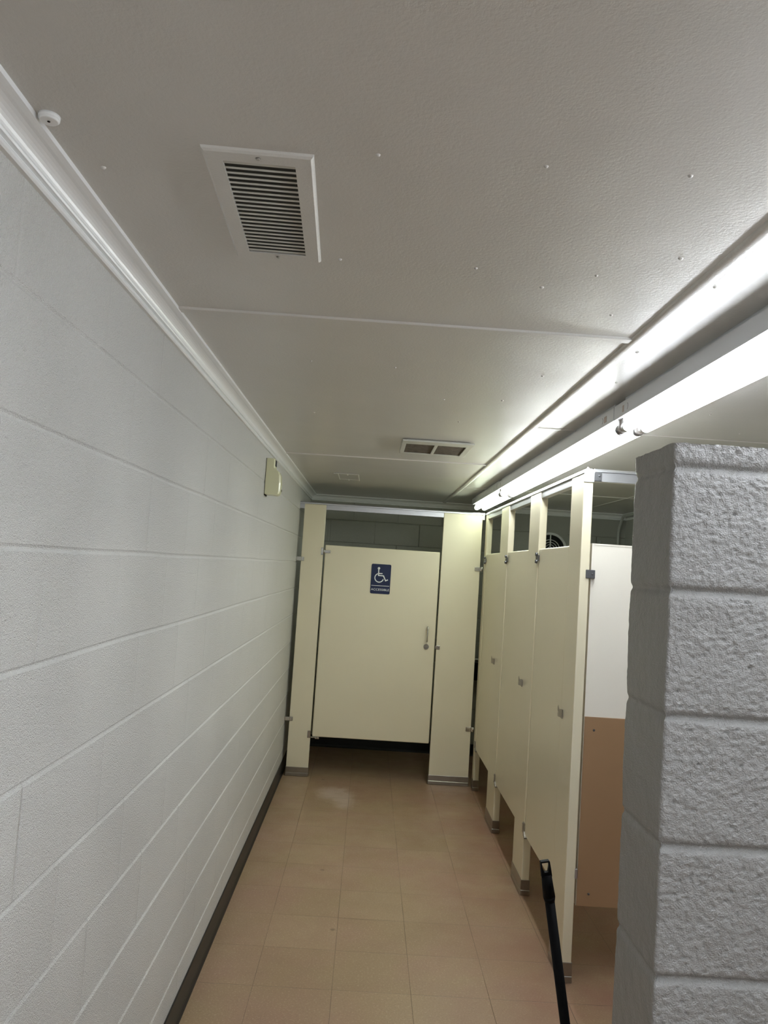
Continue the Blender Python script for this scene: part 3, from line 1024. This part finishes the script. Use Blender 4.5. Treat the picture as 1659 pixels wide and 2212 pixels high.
bm = new()
pts = [(2.832, y, 2.228) for y in (1.6, 3.0, 4.5, 6.0, 6.87)]
pts += [(2.832, 6.905, 2.224), (2.831, 6.930, 2.212), (2.829, 6.945, 2.190), (2.825, 6.960, 2.158), (2.822, 6.985, 2.120), (2.820, 6.995, 2.08), (2.818, 6.995, 1.2), (2.818, 6.995, 0.25)]
tube(bm, pts, 0.0125)
cd_ = obj('conduit', bm, M['pipe'])
tag(cd_, 'painted pipe running under the ceiling and down the far right corner', 'pipe')
bm = new(); cyl(bm, (2.655, BACK-0.014, 1.55), (2.655, BACK-0.014, 1.998), 0.0115)
o_ = obj('pipe_stub', bm, M['pipe'])
tag(o_, 'short pale upright pipe end on the back wall, just over the side panel', 'pipe')

bm = new()
zg = 0.856
tube(bm, [(1.36, BACK, zg), (1.36, BACK-0.03, zg), (1.368, BACK-0.042, zg), (1.385, BACK-0.048, zg), (2.20, BACK-0.048, zg), (2.217, BACK-0.042, zg), (2.225, BACK-0.03, zg), (2.225, BACK, zg)], 0.016)
gb = thing('grab_bar', (1.80, BACK, zg), 'steel grab bar on the back wall, glimpsed through the gap beside the accessible stall', 'grab bar')
obj('bar', bm, M['steel'], gb)
for gx in (1.36, 2.225):
    bm = new(); cyl(bm, (gx, BACK-0.006, zg), (gx, BACK, zg), 0.038, seg=28)
    obj('flange', bm, M['steel'], gb)
bm = new(); bx(bm, 1.50, 1.64, BACK-0.10, BACK, 0.68, 0.828, 0.006)  # plain black box for an unidentified dark patch
o_ = obj('dark_box', bm, M['black_plastic'])
tag(o_, 'dark box under the grab bar, glimpsed through the narrow stall gap', 'dispenser')

# ================================================================ BROOM in the foreground
P0 = Vector((1.0015, 1.75, 1.008))           # top of the hanging loop
SL = 0.182                                   # sideways lean per metre down
def hp(s):                                   # point s metres below the top, along the handle
    k = math.sqrt(1+SL*SL)
    return Vector((P0.x + SL*s/k, P0.y, P0.z - s/k))
Ltot = (P0.z-0.14)*math.sqrt(1+SL*SL)
br = thing('broom', (hp(Ltot).x, P0.y, 0.0), 'black broom handle with a hanging loop, rising in front of the nearest stall', 'broom')
bm = new(); cyl(bm, hp(0.085), hp(Ltot+0.02), 0.0108, 0.0114, seg=24)
obj('pole', bm, M['black_plastic'], br)
bm = new()
cyl(bm, hp(0.030), hp(0.078), 0.0112, 0.0134, seg=24)
cyl(bm, hp(0.078), hp(0.088), 0.0134, 0.0112, seg=24)
ax = (hp(1)-hp(0)).normalized()
sd = Vector((ax.z, 0, -ax.x)); sd = -sd if sd.x < 0 else sd
def L(a, s): return hp(s) + sd*a
outer = [L(-0.0105, 0.002), L(-0.009, 0.0), L(0.009, 0.0), L(0.0105, 0.002), L(0.0112, 0.018), L(0.0115, 0.034), L(-0.0115, 0.034), L(-0.0112, 0.018)]
inner = [L(-0.0078, 0.0045), L(-0.0075, 0.0035), L(0.0075, 0.0035), L(0.0078, 0.0045), L(0.0075, 0.012), L(0.0040, 0.0240), L(-0.0040, 0.0240), L(-0.0075, 0.012)]
t = bmesh.new()
Fo = [t.verts.new(p + Vector((0, -0.0055, 0))) for p in outer]; Fi = [t.verts.new(p + Vector((0, -0.0055, 0))) for p in inner]
Bo = [t.verts.new(p + Vector((0, 0.0055, 0))) for p in outer]; Bi = [t.verts.new(p + Vector((0, 0.0055, 0))) for p in inner]
for i in range(8):
    j = (i+1) % 8
    t.faces.new((Fo[i], Fo[j], Fi[j], Fi[i])); t.faces.new((Bo[i], Bi[i], Bi[j], Bo[j]))
    t.faces.new((Fo[i], Bo[i], Bo[j], Fo[j])); t.faces.new((Fi[i], Fi[j], Bi[j], Bi[i]))
bmesh.ops.recalc_face_normals(t, faces=t.faces)
merge(bm, t)
obj('hanging_loop', bm, M['black_plastic'], br)
hx = hp(Ltot).x
bm = new()
prism(bm, [(hx-0.035, 0.165), (hx+0.035, 0.165), (hx+0.13, 0.12), (hx+0.13, 0.095), (hx-0.13, 0.095), (hx-0.13, 0.12)], 'y', 1.727, 1.773)
obj('head', bm, M['black_plastic'], br)
bm = new()
prism(bm, [(hx-0.125, 0.096), (hx+0.125, 0.096), (hx+0.145, 0.0), (hx-0.145, 0.0)], 'y', 1.722, 1.778)
obj('bristles', bm, M['bristle'], br)

# tidy the construction notes
for o in scene.objects:
    if '_loc' in o: del o['_loc']
